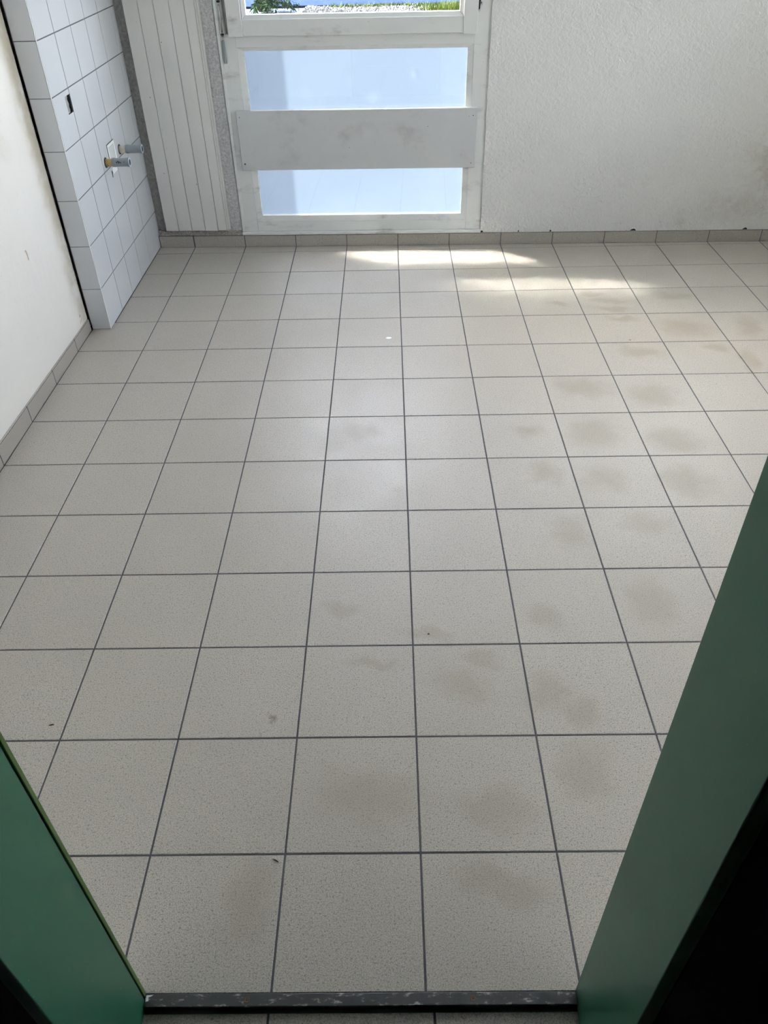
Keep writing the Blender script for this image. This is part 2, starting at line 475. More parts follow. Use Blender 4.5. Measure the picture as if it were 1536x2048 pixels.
full = tile_mesh('floor_tile', [(-.15 + G/2, -.15 + G/2), (.15 - G/2, -.15 + G/2), (.15 - G/2, .15 - G/2), (-.15 + G/2, .15 - G/2)], TH, 0.0012, M_TILE)
for i in range(-5, 8):
    for j in range(-1, 13):
        x0, x1, y0, y1 = .3 * i + G/2, .3 * i + .3 - G/2, .3 * j + G/2, .3 * j + .3 - G/2
        zj = random.uniform(-.0003, .0003)
        if j in (-1, 12) or (i == -5 and j >= 9):
            if i == -5 and j >= 9: x0 = -1.4065
            if j == -1: y0 = YF + .001
            if j == 12: pts = [(x0, y0), (x1, y0), (x1, back_y(x1) - .003), (x0, back_y(x0) - .003)]
            else: pts = [(x0, y0), (x1, y0), (x1, y1), (x0, y1)]
            cx = sum(p[0] for p in pts) / 4; cy = sum(p[1] for p in pts) / 4
            me = tile_mesh('floor_tile', [(p[0] - cx, p[1] - cy) for p in pts], TH, 0.0012, M_TILE)
            o = place('floor_tile', me, floor, rel(floor, (cx, cy, zj - TH)))
        else:
            cx, cy = .3 * i + .15, .3 * j + .15
            o = place('floor_tile', full, floor, rel(floor, (cx, cy, zj - TH)))
        soil(o, cx, cy)

# hallway floor, one low step down beyond the threshold
HZ = -0.02
hall = empty('floor_hall', (0, -1.1, HZ))
tag(hall, 'dim brownish tile floor of the hallway before the metal threshold', 'floor', kind='structure')
box('grout_bed', M_GROUT, hall, -1.3, 1.3, -1.95, -0.2985, -0.14, HZ - .0016, shift=(0, -1.1, HZ))
for k in range(8):
    xa = -1.262 + .3195 * k
    for r in range(5):
        ya = -.3025 - .32 * r
        me = tile_mesh('hall_tile', [(-.1575, -.1575), (.1575, -.1575), (.1575, .1575), (-.1575, .1575)], TH, 0.0012, M_TILE) if (k, r) == (0, 0) else me
        place('hall_tile', me, hall, rel(hall, (xa + .1595, ya - .16, HZ - TH)))

# ------------------------------------------------------------------ walls and ceiling
o = boxes('wall_left', M_LEFT, None, [(-1.80, -1.508, YF - .175, 2.623, -.12, CEIL), (-1.80, -1.535, 2.623, 4.0, -.12, CEIL)], shift=(-1.65, 1.5, 0))
o.location = (-1.65, 1.5, 0)
tag(o, 'smooth white plastered wall left of the tiled floor', 'wall', kind='structure')
W3 = (.9, 2.1, 1.0, 2.2)         # window in the right wall: y from, y to, z from, z to
xa, xb = XR + .01, XR + .25
o = boxes('wall_right', M_WHITE, None, [(xa, xb, YF - .175, W3[0], -.12, CEIL), (xa, xb, W3[1], 3.61, -.12, CEIL), (xa, xb, W3[0], W3[1], -.12, W3[2]), (xa, xb, W3[0], W3[1], W3[3], CEIL)], shift=(XR + .13, 1.5, 0)); o.location = (XR + .13, 1.5, 0)
tag(o, 'white painted wall at the right end of the room', 'wall', kind='structure')
o = box('ceiling', M_WHITE, None, -1.80, XR + .25, -2.0, 4.0, CEIL, CEIL + .2, shift=(.3, 1, CEIL)); o.location = (.3, 1, CEIL)
tag(o, 'plain white ceiling above the room', 'ceiling', kind='structure')
wf = empty('wall_front', (-.127, -.365, 0))
tag(wf, 'wall around the green door frame, hall side coloured dark for its shade', 'wall', kind='structure')
sh = (-.127, -.365, 0)
boxes('room_side', M_WHITE, wf, [(-1.508, -.566, -.36, YF, -.12, CEIL), (.312, XR + .01, -.36, YF, -.12, CEIL), (-.566, .312, -.36, YF, 2.03, CEIL)], shift=sh)
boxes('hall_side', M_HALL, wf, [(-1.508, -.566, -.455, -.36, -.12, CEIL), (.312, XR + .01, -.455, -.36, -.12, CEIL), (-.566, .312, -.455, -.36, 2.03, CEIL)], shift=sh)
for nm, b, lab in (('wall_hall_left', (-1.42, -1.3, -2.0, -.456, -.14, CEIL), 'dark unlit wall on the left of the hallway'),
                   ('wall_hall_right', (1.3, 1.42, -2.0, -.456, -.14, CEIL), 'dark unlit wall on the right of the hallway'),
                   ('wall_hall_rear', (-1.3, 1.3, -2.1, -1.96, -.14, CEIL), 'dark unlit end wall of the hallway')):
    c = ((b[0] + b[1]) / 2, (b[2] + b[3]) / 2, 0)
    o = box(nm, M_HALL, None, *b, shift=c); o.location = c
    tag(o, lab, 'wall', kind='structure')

# back wall (coordinates along the wall: u, y = outward, z)
WT = 0.24
W2 = (.58, 2.36, 1.28, 2.42)     # second window, above eye level on the right
wb = wall_empty('wall_back')
tag(wb, 'back wall with white painted roughcast right of the window', 'wall', kind='structure')
SK = 0.067
# painted roughcast right of the first window, its edge slightly ragged, with the opening of the second window
def ragged(z): return 0.479 - 0.006 * min(1, z / 1.2) + random.uniform(-.0018, .0018)
bm = bmesh.new()
L0 = []
for k in range(91):
    z = SK + (CEIL - SK) * k / 90
    e = ragged(z)
    L0.append([bm.verts.new(c) for c in ((e, .008, z), (W2[0], .008, z), (W2[0], WT, z), (e + .004, WT, z))])
for A, B in zip(L0, L0[1:]):
    for k in range(4): bm.faces.new((A[k], A[(k + 1) % 4], B[(k + 1) % 4], B[k]))
bm.faces.new(L0[0]); bm.faces.new(L0[-1][::-1])
for b_ in ((W2[0], 2.9, .008, WT, SK, W2[2]), (W2[1], 2.9, .008, WT, W2[2], CEIL), (W2[0], W2[1], .008, WT, W2[3], CEIL)): bm_box(bm, *b_)
finish('painted_roughcast', bm, M_BACK, wb)
boxes('masonry', M_EXT, wb, [(-1.8, 2.9, .012, WT, -.12, SK), (-.915, .485, .03, WT, 2.16, CEIL), (-1.8, -.912, .036, WT, SK, CEIL)])
box('header_plaster', M_BACK, wb, -.915, .4795, .008, .03, 2.16, CEIL)
box('bare_concrete', M_CONC, wb, -1.8, -1.25, .030, .036, SK, CEIL)
box('reveal_roughcast', M_CAST, wb, -1.25, -.912, .012, .036, SK, CEIL)
# crumbly mortar band under the boarding
bm = bmesh.new()
nu, nz = 120, 8
grid = [[None] * (nz + 1) for _ in range(nu + 1)]
for a in range(nu + 1):
    for c in range(nz + 1):
        u = -1.402 + (.488) * a / nu; z = SK + .001 + .024 * c / nz
        top = c == nz
        grid[a][c] = bm.verts.new((u, .004 + random.uniform(-.003, .004) + (.004 if top else 0), z + (random.uniform(-.005, .004) if top else 0)))
for a in range(nu):
    for c in range(nz): bm.faces.new((grid[a][c], grid[a+1][c], grid[a+1][c+1], grid[a][c+1]))
back = [bm.verts.new((grid[a][nz].co.x, .036, grid[a][nz].co.z)) for a in range(nu + 1)]
for a in range(nu): bm.faces.new((grid[a][nz], grid[a+1][nz], back[a+1], back[a]))
finish('mortar_band', bm, M_MORTAR, wb)
# chips broken out of the plaster edge above the skirting
for u, w in ((.487, .018), (.885, .012), (1.36, .035), (2.0, .028), (.70, .008)):
    bm = bmesh.new()
    pts = [(u - w / 2, SK), (u + w / 2, SK), (u + w * .35, SK + .008), (u + w * .05, SK + .011), (u - w * .3, SK + .006)]
    A = [bm.verts.new((x, .0072, z)) for x, z in pts]; B = [bm.verts.new((x, .010, z)) for x, z in pts]
    bm.faces.new(A); bm.faces.new(B[::-1])
    for k in range(5): bm.faces.new((A[k], A[(k+1) % 5], B[(k+1) % 5], B[k]))
    finish('plaster_chip', bm, M_DARK, wb)

# added canopy out of view, put in to block sun from the upper pane
o = box('sun_blocking_canopy', M_EXT, None, -4.5, -.08, 3.96, 4.60, 2.5, 2.64, shift=(-2.3, 4.28, 2.5)); o.location = (-2.3, 4.28, 2.5)
tag(o, 'added unseen canopy slab that keeps the sun off the upper pane', 'canopy', kind='structure')

# ------------------------------------------------------------------ skirting tiles
bb = wall_empty('baseboard_back')
tag(bb, 'row of grey-beige skirting tiles along the back wall', 'baseboard', kind='structure')
box('grout_bed', M_GROUT, bb, -1.41, 2.43, .0007, .0115, -.001, SK - .001)
def skirt_mesh(w, h, t):
    bm = bmesh.new()
    prof = [(0, 0), (0, h - .005), (.0012, h - .0018), (.004, h), (t, h), (t, 0)]
    A = [bm.verts.new((-w / 2, y, z)) for y, z in prof]; B = [bm.verts.new((w / 2, y, z)) for y, z in prof]
    for k in range(6): bm.faces.new((A[k], A[(k+1) % 6], B[(k+1) % 6], B[k]))
    bm.faces.new(A[::-1]); bm.faces.new(B)
    bmesh.ops.recalc_face_normals(bm, faces=bm.faces)
    me = bpy.data.meshes.new('skirting_tile'); bm.to_mesh(me); bm.free(); me.materials.append(M_SKIRT)
    return me
sk_full = skirt_mesh(.2955, SK, .011); sk_cut = skirt_mesh(.197, SK, .011)
place('skirting_tile', sk_cut, bb, (-1.3045, 0, 0))
for k in range(-4, 8): place('skirting_tile', sk_full, bb, (.3 * k + .15, 0, 0))

bl = empty('baseboard_left', (-1.5, 1.2, 0))
tag(bl, 'row of beige skirting tiles along the left wall', 'baseboard', kind='structure')
def lz(y): return .0785 - .0185 * (y - 1.5)
bm = bmesh.new()
for y0, y1 in ((YF, 2.618),):
    vs = [bm.verts.new(c) for c in ((-1.506, y0, 0), (-1.506, y1, 0), (-1.506, y1, lz(y1) - .002), (-1.506, y0, lz(y0) - .002))]
    vs2 = [bm.verts.new((-1.5006, v.co.y, v.co.z)) for v in vs]
    bm.faces.new(vs[::-1]); bm.faces.new(vs2)
    for k in range(4): bm.faces.new((vs[k], vs[(k+1) % 4], vs2[(k+1) % 4], vs2[k]))
finish('grout_bed', bm, M_GROUT, bl, (-1.5, 1.2, 0))
for j in range(-1, 9):
    y0 = max(.3 * j + .003, YF + .002); y1 = min(.3 * j + .297, 2.616)
    bm = bmesh.new()
    rings = []
    for y in (y0, y1):
        h = lz(y)
        rings.append([bm.verts.new((x, y, z)) for x, z in ((-1.5, 0.0005), (-1.5, h - .006), (-1.5012, h - .002), (-1.504, h), (-1.5075, h), (-1.5075, 0.0005))])
    A, B = rings
    for k in range(6): bm.faces.new((A[k], A[(k+1) % 6], B[(k+1) % 6], B[k]))
    bm.faces.new(A[::-1]); bm.faces.new(B)
    finish('skirting_tile', bm, M_SKIRT, bl, (-1.5, 1.2, 0))

# ------------------------------------------------------------------ tiled pipe casing in the corner
PX, PY0, PY1 = -1.408, 2.630, 3.742
pc = empty('wall_tiled_casing', (-1.46, 3.18, 0))
tag(pc, 'shallow boxed-out wall strip clad in white square tiles in the left corner', 'wall', kind='structure')
psh = (-1.46, 3.18, 0)
# core with the socket recess left open
HY0, HY1, HZ0, HZ1 = 2.779, 2.847, .915, .984
cx1 = PX - .0016
boxes('casing_core', M_GROUT_W, pc, [(-1.5, cx1, PY0 + .0016, HY0, .0006, CEIL), (-1.5, cx1, HY1, PY1, .0006, CEIL), (-1.5, cx1, HY0, HY1, .0006, HZ0), (-1.5, cx1, HY0, HY1, HZ1, CEIL), (-1.5, -1.449, HY0, HY1, HZ0, HZ1)], shift=psh)
pitch = .2065; rows = 12
def slab_tile(y0, y1, z0, z1):          # on the side facing the room, chamfered face towards +x
    me = tile_mesh('wall_tile', [(-(y1 - y0) / 2, -(z1 - z0) / 2), ((y1 - y0) / 2, -(z1 - z0) / 2), ((y1 - y0) / 2, (z1 - z0) / 2), (-(y1 - y0) / 2, (z1 - z0) / 2)], .008, .0008, M_WTILE)
    me.transform(Matrix(((0, 0, 1, 0), (1, 0, 0, 0), (0, 1, 0, 0), (0, 0, 0, 1))))
    return me
GV, GH = .0060, .0042
side_full = slab_tile(0, pitch - GV, 0, .2012 - GH)
front_w = (-1.4105) - (-1.4975)
front_me = tile_mesh('wall_tile', [(-front_w / 2, -.0994), (front_w / 2, -.0994), (front_w / 2, .0994), (-front_w / 2, .0994)], .008, .0008, M_WTILE)
front_me.transform(Matrix(((1, 0, 0, 0), (0, 0, -1, 0), (0, 1, 0, 0), (0, 0, 0, 1))))
RH = .2012
for r in range(rows):
    zc = RH * r + RH / 2
    place('wall_tile', front_me, pc, rel(pc, (-1.454, PY0 + .008, zc)))
    for c in range(6):
        y0 = PY0 + .0065 + pitch * c
        y1 = min(y0 + pitch, PY1)
        if r == 4 and c in (0, 1):
            # tiles with the rectangular socket cut-out: built as a ring of strips around the hole
            z0, z1 = RH * r + GH / 2, RH * r + RH - GH / 2
            a, b_ = y0 + GV / 2, y1 - GV / 2
            h0, h1 = max(HY0, a), min(HY1, b_)
            lst = []
            X0, X1 = PX - .008, PX
            if h0 > a: lst.append((X0, X1, a, h0, z0, z1))
            if h1 < b_: lst.append((X0, X1, h1, b_, z0, z1))
            lst += [(X0, X1, h0, h1, z0, HZ0), (X0, X1, h0, h1, HZ1, z1)]
            boxes('wall_tile', M_WTILE, pc, lst, shift=psh)
        elif y1 - y0 > pitch - .001:
            place('wall_tile', side_full, pc, rel(pc, (PX - .008, (y0 + y1) / 2, zc)))
        else:
            place('wall_tile', slab_tile(0, y1 - y0 - GV, 0, RH - GH), pc, rel(pc, (PX - .008, (y0 + y1) / 2, zc)))
# white corner profile
bm = bmesh.new(); bm_box(bm, -1.4098, PX + .0006, PY0 - .0006, PY0 + .0060, .001, CEIL, .0012, 2)
finish('corner_trim', bm, M_WTRIM, pc, psh)
# inside of the socket opening: mortar bed and the torn grey box
bm = bmesh.new()
ny, nz = 8, 8
gr = [[bm.verts.new((-1.4135 + random.uniform(-.0025, .0020) - (.012 if a_ >= 6 else 0), HY0 + .0012 + (HY1 - HY0 - .0024) * a_ / ny, HZ0 + .0012 + (HZ1 - HZ0 - .0024) * c_ / nz)) for c_ in range(nz + 1)] for a_ in range(ny + 1)]
for a_ in range(ny):
    for c_ in range(nz): bm.faces.new((gr[a_][c_], gr[a_ + 1][c_], gr[a_ + 1][c_ + 1], gr[a_][c_ + 1]))
finish('socket_mortar', bm, M_CONC, pc, psh)
boxes('socket_box', M_DARK, pc, [(-1.440, -1.4085, HY1 - .013, HY1 - .0085, HZ0 + .003, HZ1 - .003), (-1.440, -1.409, HY1 - .016, HY1 - .006, HZ0 + .018, HZ0 + .026)], .0006, shift=psh)

# ------------------------------------------------------------------ window
wi = wall_empty('window_1', -.2, 0)
tag(wi, 'old white wooden window with milky lower panes and clear upper casement', 'window', kind='structure')
ws = (-.2, 0, 0)
def wbox(name, mat, parent, x0, x1, y0, y1, z0, z1, bevel=.002): return box(name, mat, parent, x0, x1, y0, y1, z0, z1, bevel, 1, ws)
# fixed frame
FY = .020                      # face of the fixed frame
wbox('sill_strip', M_FRAME, wi, -.909, .480, -.003, .07, .0675, .083, .002)
wbox('frame_stile', M_FRAME, wi, -.909, -.818, FY, .0655, .083, 1.075)
wbox('frame_stile', M_FRAME, wi, -.909, -.868, FY, .085, 1.075, 2.155)
wbox('frame_stile', M_FRAME, wi, .392, .4785, FY, .085, .083, 2.155)
wbox('frame_moulding', M_FRAME, wi, -.909, -.893, FY - .009, FY + .004, .083, 2.155, .003)
wbox('frame_rebate', M_FRAME, wi, -.868, -.79, .052, .085, 1.075, 2.155)
wbox('bottom_rail', M_FRAME, wi, -.818, .392, FY, .0655, .083, .137)
wbox('middle_rail', M_FRAME, wi, -.818, .392, FY + .004, .0655, .47, .69)
wbox('transom', M_FRAME, wi, -.818, .392, FY, .0655, 1.016, 1.078)
wbox('head_rail', M_FRAME, wi, -.868, .392, FY, .085, 2.10, 2.155)

def bead_ring(parent, x0, x1, z0, z1, w, h, yf, yb, sides='lrbt'):
    """mitred glazing beads sloping towards the pane; x0..z1 is the daylight opening"""
    X0, X1, Z0, Z1 = x0 - w, x1 + w, z0 - h, z1 + h
    quads = {'b': ((X0, Z0), (X1, Z0), (x1, z0), (x0, z0)), 't': ((x0, z1), (x1, z1), (X1, Z1), (X0, Z1)),
             'l': ((X0, Z0), (x0, z0), (x0, z1), (X0, Z1)), 'r': ((x1, z0), (X1, Z0), (X1, Z1), (x1, z1))}
    for s in sides:
        q = quads[s]
        bm = bmesh.new()
        cxx = sum(p[0] for p in q) / 4; czz = sum(p[1] for p in q) / 4
        q = [(cxx + (x - cxx) * .9985, czz + (z - czz) * .9985) for x, z in q]
        inner = {'b': (2, 3), 't': (0, 1), 'l': (1, 2), 'r': (0, 3)}[s]
        F = [bm.verts.new((x, yf + (.010 if k in inner else 0), z)) for k, (x, z) in enumerate(q)]
        B = [bm.verts.new((x, yb, z)) for x, z in q]
        bm.faces.new(F); bm.faces.new(B[::-1])
        for k in range(4): bm.faces.new((F[k], F[(k+1) % 4], B[(k+1) % 4], B[k]))
        finish('glazing_bead', bm, M_FRAME, parent, ws)
bead_ring(wi, -.786, .363, .168, .452, .031, .030, FY + .003, .060)
bead_ring(wi, -.786, .363, .708, .998, .031, .018, FY + .003, .060)
# milky panes: glass with a film stuck on its outer face
for z0, z1 in ((.150, .470), (.690, 1.014)):
    g = wbox('lower_pane', M_GLASS, wi, -.80, .378, .056, .060, z0, z1, 0)
    g['label'] = 'pane covered with milky film'
    bm = bmesh.new()
    vs = [bm.verts.new(c) for c in ((-.80, .0606, z0), (-.80, .0606, z1), (.378, .0606, z1), (.378, .0606, z0))]
    bm.faces.new(vs)                      # faces outdoors
    bmesh.ops.translate(bm, verts=bm.verts, vec=(.2, 0, 0))
    fm = bpy.data.meshes.new('milky_film'); bm.to_mesh(fm); bm.free(); fm.materials.append(M_FILM)
    place('milky_film', fm, g)
# opening casement
sa = wbox('casement_rail', M_FRAME, wi, -.772, .334, -.004, .05, 1.068, 1.140)
wbox('casement_stile', M_FRAME, wi, -.846, -.772, -.006, .05, 1.066, 2.13)
wbox('casement_stile', M_FRAME, wi, .334, .404, -.010, .05, 1.062, 2.13)
wbox('casement_rail', M_FRAME, wi, -.772, .334, -.004, .05, 2.06, 2.13)
bead_ring(wi, -.750, .316, 1.158, 2.042, .018, .018, .002, .045)
wbox('upper_pane', M_GLASS, wi, -.765, .33, .030, .034, 1.146, 2.055, 0)
# board screwed across between the two milky panes
kb = wbox('kick_board', M_KICK, wi, -.860, .4255, -.004, .019, .427, .7275, .0025)
kb['label'] = 'scuffed white board screwed across the lower panes'
for u, z, r in ((-.842, .462, .0042), (-.842, .697, .0022), (.404, .690, .0025), (.404, .452, .0025), (.383, .686, .0016), (-.26, .54, .0016), (.165, .64, .0018)):
    bm = bmesh.new(); bm_tube(bm, (u, -.0050, z), (u, 0, z), r, n=10)
    finish('screw_hole', bm, M_DARK, kb, ws)
# painted screw plugs on the stiles
for u, z in ((-.862, .375), (.438, .352), (.441, .935), (-.868, .930)):
    bm = bmesh.new(); bm_lathe(bm, (u, FY + .001, z), (0, -1, 0), [(0, .0085), (.0022, .0080), (.0022, .0058), (.0014, .0050), (.0014, .001)], 14)
    finish('screw_plug', bm, M_FRAME, wi, ws)
# espagnolette rod with its knuckles on the left stile
bm = bmesh.new()
bm_tube(bm, (-.879, FY - .010, .948), (-.879, FY - .010, 1.052), .0062, n=12)
finish('casement_rod', bm, M_PLUG, wi, ws)
bm = bmesh.new()
bm_tube(bm, (-.880, FY - .008, 1.085), (-.880, FY - .008, 1.205), .0038, n=10)
finish('casement_rod', bm, M_STEEL, wi, ws)
bm = bmesh.new()
bm_tube(bm, (-.880, FY - .008, 1.235), (-.880, FY - .008, 2.1), .0058, n=10)
finish('casement_rod', bm, M_STEEL, wi, ws)
for z in (1.058, 1.072, 1.212, 1.224):
    bm = bmesh.new()
    bm_lathe(bm, (-.879, FY - .009, z), (0, 0, 1), [(0, .006), (.002, .0085), (.007, .0085), (.009, .006)], 12)
    finish('rod_knuckle', bm, M_STEEL if z in (1.058, 1.224) else M_DARK, wi, ws)
# lock keep on the right stile
kp = boxes('lock_keep', M_DARK, wi, [(.408, .414, FY - .006, FY + .002, 1.155, 1.30)], .0008, ws)
boxes('keep_tongue', M_STEEL, kp, [(.414, .424, FY - .010, FY + .001, 1.182, 1.187), (.414, .422, FY - .012, FY + .001, 1.196, 1.200), (.420, .424, FY - .011, FY + .001, 1.187, 1.196), (.414, .426, FY - .010, FY + .001, 1.212, 1.218)], .0006, ws)
bm = bmesh.new(); bm_lathe(bm, (.411, FY, 1.160), (0, -1, 0), [(0, .0045), (.006, .0045), (.008, .0025)], 12)
finish('keep_screw', bm, M_STEEL, kp, ws)

# second window, high on the back wall beyond the top of the picture
w2 = wall_empty('window_2', 1.48, W2[2])
tag(w2, 'wide white window high on the back wall at the right', 'window', kind='structure')
s2 = (1.48, 0, W2[2])
a0, a1, c0, c1 = W2
for b_ in ((a0, a0 + .06, .03, .09, c0, c1), (a1 - .06, a1, .03, .09, c0, c1), (1.45, 1.51, .03, .09, c0 + .06, c1 - .06)): box('frame_stile', M_FRAME, w2, *b_, .002, 1, s2)
for b_ in ((a0 + .06, a1 - .06, .03, .09, c0, c0 + .06), (a0 + .06, a1 - .06, .03, .09, c1 - .06, c1)): box('frame_rail', M_FRAME, w2, *b_, .002, 1, s2)
for x0, x1 in ((a0 + .055, 1.455), (1.505, a1 - .055)): box('pane', M_GLASS, w2, x0, x1, .058, .062, c0 + .055, c1 - .055, 0, 1, s2)
for x0, x1 in ((a0 + .06, 1.45), (1.51, a1 - .06)): 
    bm = bmesh.new()
    bm.faces.new([bm.verts.new((x, .0660, z)) for x, z in ((x0, c0 + .06), (x0, c1 - .06), (x1, c1 - .06), (x1, c0 + .06))])
    finish('added_diffuser', bm, M_FROST, w2, s2)  # diffusing sheet added so sunlight spreads and brightens the right floor

# third window, in the right wall beyond the edge of the picture
w3 = empty('window_3', (XR + .1, 1.5, W3[2]))
tag(w3, 'wide white window in the right wall', 'window', kind='structure')
s3 = (XR + .1, 1.5, W3[2])
xa, xb = XR + .07, XR + .13
for y0, y1 in ((W3[0], W3[0] + .06), (1.47, 1.53), (W3[1] - .06, W3[1])): box('frame_stile', M_FRAME, w3, xa, xb, y0, y1, W3[2] + .06, W3[3] - .06, .002, 1, s3)
for z0, z1 in ((W3[2], W3[2] + .06), (W3[3] - .06, W3[3])): box('frame_rail', M_FRAME, w3, xa, xb, W3[0], W3[1], z0, z1, .002, 1, s3)
for y0, y1 in ((W3[0] + .055, 1.475), (1.525, W3[1] - .055)): box('pane', M_GLASS, w3, XR + .098, XR + .102, y0, y1, W3[2] + .055, W3[3] - .055, 0, 1, s3)

# ------------------------------------------------------------------ door frame and threshold
dr = empty('door_1', (-.127, -.365, 0))
tag(dr, 'green enamelled steel door frame in the foreground', 'door frame', kind='structure')
ds = (-.127, -.365, 0)
def dbox(n, m, *b, bevel=.0015): return box(n, m, dr, *b, bevel, 2, ds)
JX0, JX1 = -.544, .290
dbox('jamb', M_GREEN, JX0 - .022, JX0, -.4575, -.2855, HZ, 2.03)
dbox('jamb', M_GREEN, JX1, JX1 + .022, -.4535, -.2725, HZ, 2.03)
dbox('head', M_GREEN, JX0, JX1, -.4555, -.2735, 2.008, 2.03)
s = dbox('seal_gap', M_BLACK, JX0 - .022, JX0 - .0025, -.2855, -.2828, 0.001, 2.008, bevel=0)
s['label'] = 'black seal line beside the green jamb'
s = dbox('edge_strip', M_OLIVE, JX0 - .022, JX0 + .0012, -.2828, -.2748, 0.001, 2.008, bevel=.001)
s['label'] = 'lighter olive green edge strip of the jamb'

th = empty('threshold_strip', (-.127, -.288, 0))
tag(th, 'worn dark metal threshold strip screwed across the doorway floor', 'threshold', kind='structure')
ts = (-.127, -.288, 0)
box('strip', M_STRIP, th, JX0 + .001, JX1 - .001, -.2995, -.2775, -.0045, .0012, .0007, 2, ts)
box('step_shade', M_BLACK, th, JX0 + .001, JX1 - .001, -.2985, -.292, HZ - .002, -.0045, 0, 1, ts)  # step face coloured black to give the shadow gap
for x in (-.345, .0905):
    bm = bmesh.new()
    bm_lathe(bm, (x, -.2885, .0008), (0, 0, 1), [(0, .0058), (.0009, .0056), (.0012, .0046), (.0007, .0030), (.0007, .0008)], 18)
    sc = finish('screw', bm, M_RUST, th, ts)
    bm = bmesh.new(); bm_box(bm, x - .0026, x + .0026, -.2891, -.2879, .0014, .0017); bm_box(bm, x - .0006, x + .0006, -.2911, -.2859, .0014, .00172)
    finish('screw_slot', bm, M_DARK, sc, ts)
# pale scrape of paint left on the strip end
bm = bmesh.new()
pts = [(-.541, -.2795), (-.527, -.2788), (-.531, -.2815), (-.537, -.2835), (-.535, -.2895), (-.5405, -.291)]
A = [bm.verts.new((x, y, .0011)) for x, y in pts]; B = [bm.verts.new((x, y, .0019)) for x, y in pts]
bm.faces.new(A[::-1]); bm.faces.new(B)
for k in range(6): bm.faces.new((A[k], A[(k+1) % 6], B[(k+1) % 6], B[k]))
finish('paint_scrape', bm, M_PATCH, th, ts)

# ------------------------------------------------------------------ tongue and groove boarding left of the window
pn = wall_empty('wood_boarding', -1.17, .097)
tag(pn, 'white tongue-and-groove boarding standing beside the window', 'boarding')
pz = (-1.17, 0, .097)
edges = [-1.353, -1.278, -1.200, -1.122, -1.047, -.996]
for a, b_ in zip(edges, edges[1:]):
    bm = bmesh.new()
    bm_box(bm, a + .0009, b_ - .0009, -.008, .0112, .097 + random.uniform(0, .0025), 2.46, .0022, 1)
    finish('board', bm, M_BOARD, pn, pz)
box('backing', M_DARK, pn, -1.346, -1.253, .0115, .0295, .12, 2.45, 0, 1, pz)
bm = bmesh.new(); bm_box(bm, -.9955, -.986, -.006, .0112, .098, 2.46, .002, 2)
finish('edge_moulding', bm, M_BOARD, pn, pz)
bm = bmesh.new(); bm_box(bm, -.9855, -.9745, -.003, .0112, .104, 2.46, .002, 2)
finish('edge_moulding', bm, M_BOARD, pn, pz)
for u, z in ((-1.19, 1.05), (-1.30, .80), (-1.13, .36), (-1.302, .42)):
    bm = bmesh.new(); bm_tube(bm, (u, -.0086, z), (u, -.006, z), .0022, n=8)
    finish('nail', bm, M_DARK, pn, pz)

# ------------------------------------------------------------------ capped water pipes and the filler patch on the tiles
def pipe_stub(y, z, nip, label, smear):
    r = empty('pipe_stub', (PX, y, z))
    tag(r, label, 'pipe')
    bm = bmesh.new()           # hole collar broken into the tile
    bm_lathe(bm, (PX - .0005, y, z), (1, 0, 0), [(0, .0235), (.0018, .0235), (.0018, .016)], 20)
    finish('wall_hole', bm, M_DARK, r, (PX, y, z))
    bm = bmesh.new()
    bm_lathe(bm, (PX, y, z - .001), (1, 0, 0), [(0, .0165), (.008, .0165), (.009, .0175), (.014, .0165), (.016, .0175), (.022, .0165), (.024, .0175), (.034, .0165)], 20)
    finish('nipple', bm, nip, r, (PX, y, z))
    bm = bmesh.new()
    bm_lathe(bm, (PX + .032, y, z), (1, 0, 0), [(0, .0185), (.003, .0205), (.018, .0208), (.019, .0195), (.072, .0190), (.073, .0207), (.082, .0207)], 24)
    pl = finish('plug', bm, M_PLUG, r, (PX, y, z))
    bm = bmesh.new()
    bm_lathe(bm, (PX + .1138, y, z), (1, 0, 0), [(0, .0207), (.0025, .0203), (.0032, .0185), (.0028, .0150), (.0004, .0148)], 24)
    finish('plug_rim', bm, M_PLUGRIM, pl, (PX, y, z))
    bm = bmesh.new(); bm_tube(bm, (PX + .1140, y, z), (PX + .1150, y, z), .0145, n=20)
    finish('plug_bore', bm, M_HOLLOW, pl, (PX, y, z))
    if smear:
        bm = bmesh.new()
        for dx, w, t in ((.058, .006, 14), (.064, .007, 24), (.070, .008, 17), (.076, .006, 9), (.094, .003, 16), (.067, .004, 4)):
            t = math.radians(t)
            n_ = Vector((0, -math.cos(t), math.sin(t))); u_ = Vector((0, math.sin(t), math.cos(t)))
            c = Vector((PX + dx, y, z)) + n_ * .0191
            vs = [bm.verts.new(c + Vector((sx * w / 2, 0, 0)) + u_ * (sz * .0024) + n_ * (h * .0008)) for h in (-1, 1) for sx, sz in ((-1, -1), (1, -.7), (1, 1), (-1, .8))]
            for q in ((0, 1, 2, 3), (4, 5, 6, 7), (0, 1, 5, 4), (1, 2, 6, 5), (2, 3, 7, 6), (3, 0, 4, 7)): bm.faces.new([vs[k] for k in q])
        finish('smear', bm, M_SMEAR, pl, (PX, y, z))
    return r
pipe_stub(3.098, .638, M_BRASS, 'grey plugged water pipe with a brass nipple on the tiles, nearer the doorway', True)
pipe_stub(3.345, .636, M_HEMP, 'grey plugged water pipe with a pale thread on the tiles, nearer the window', False)

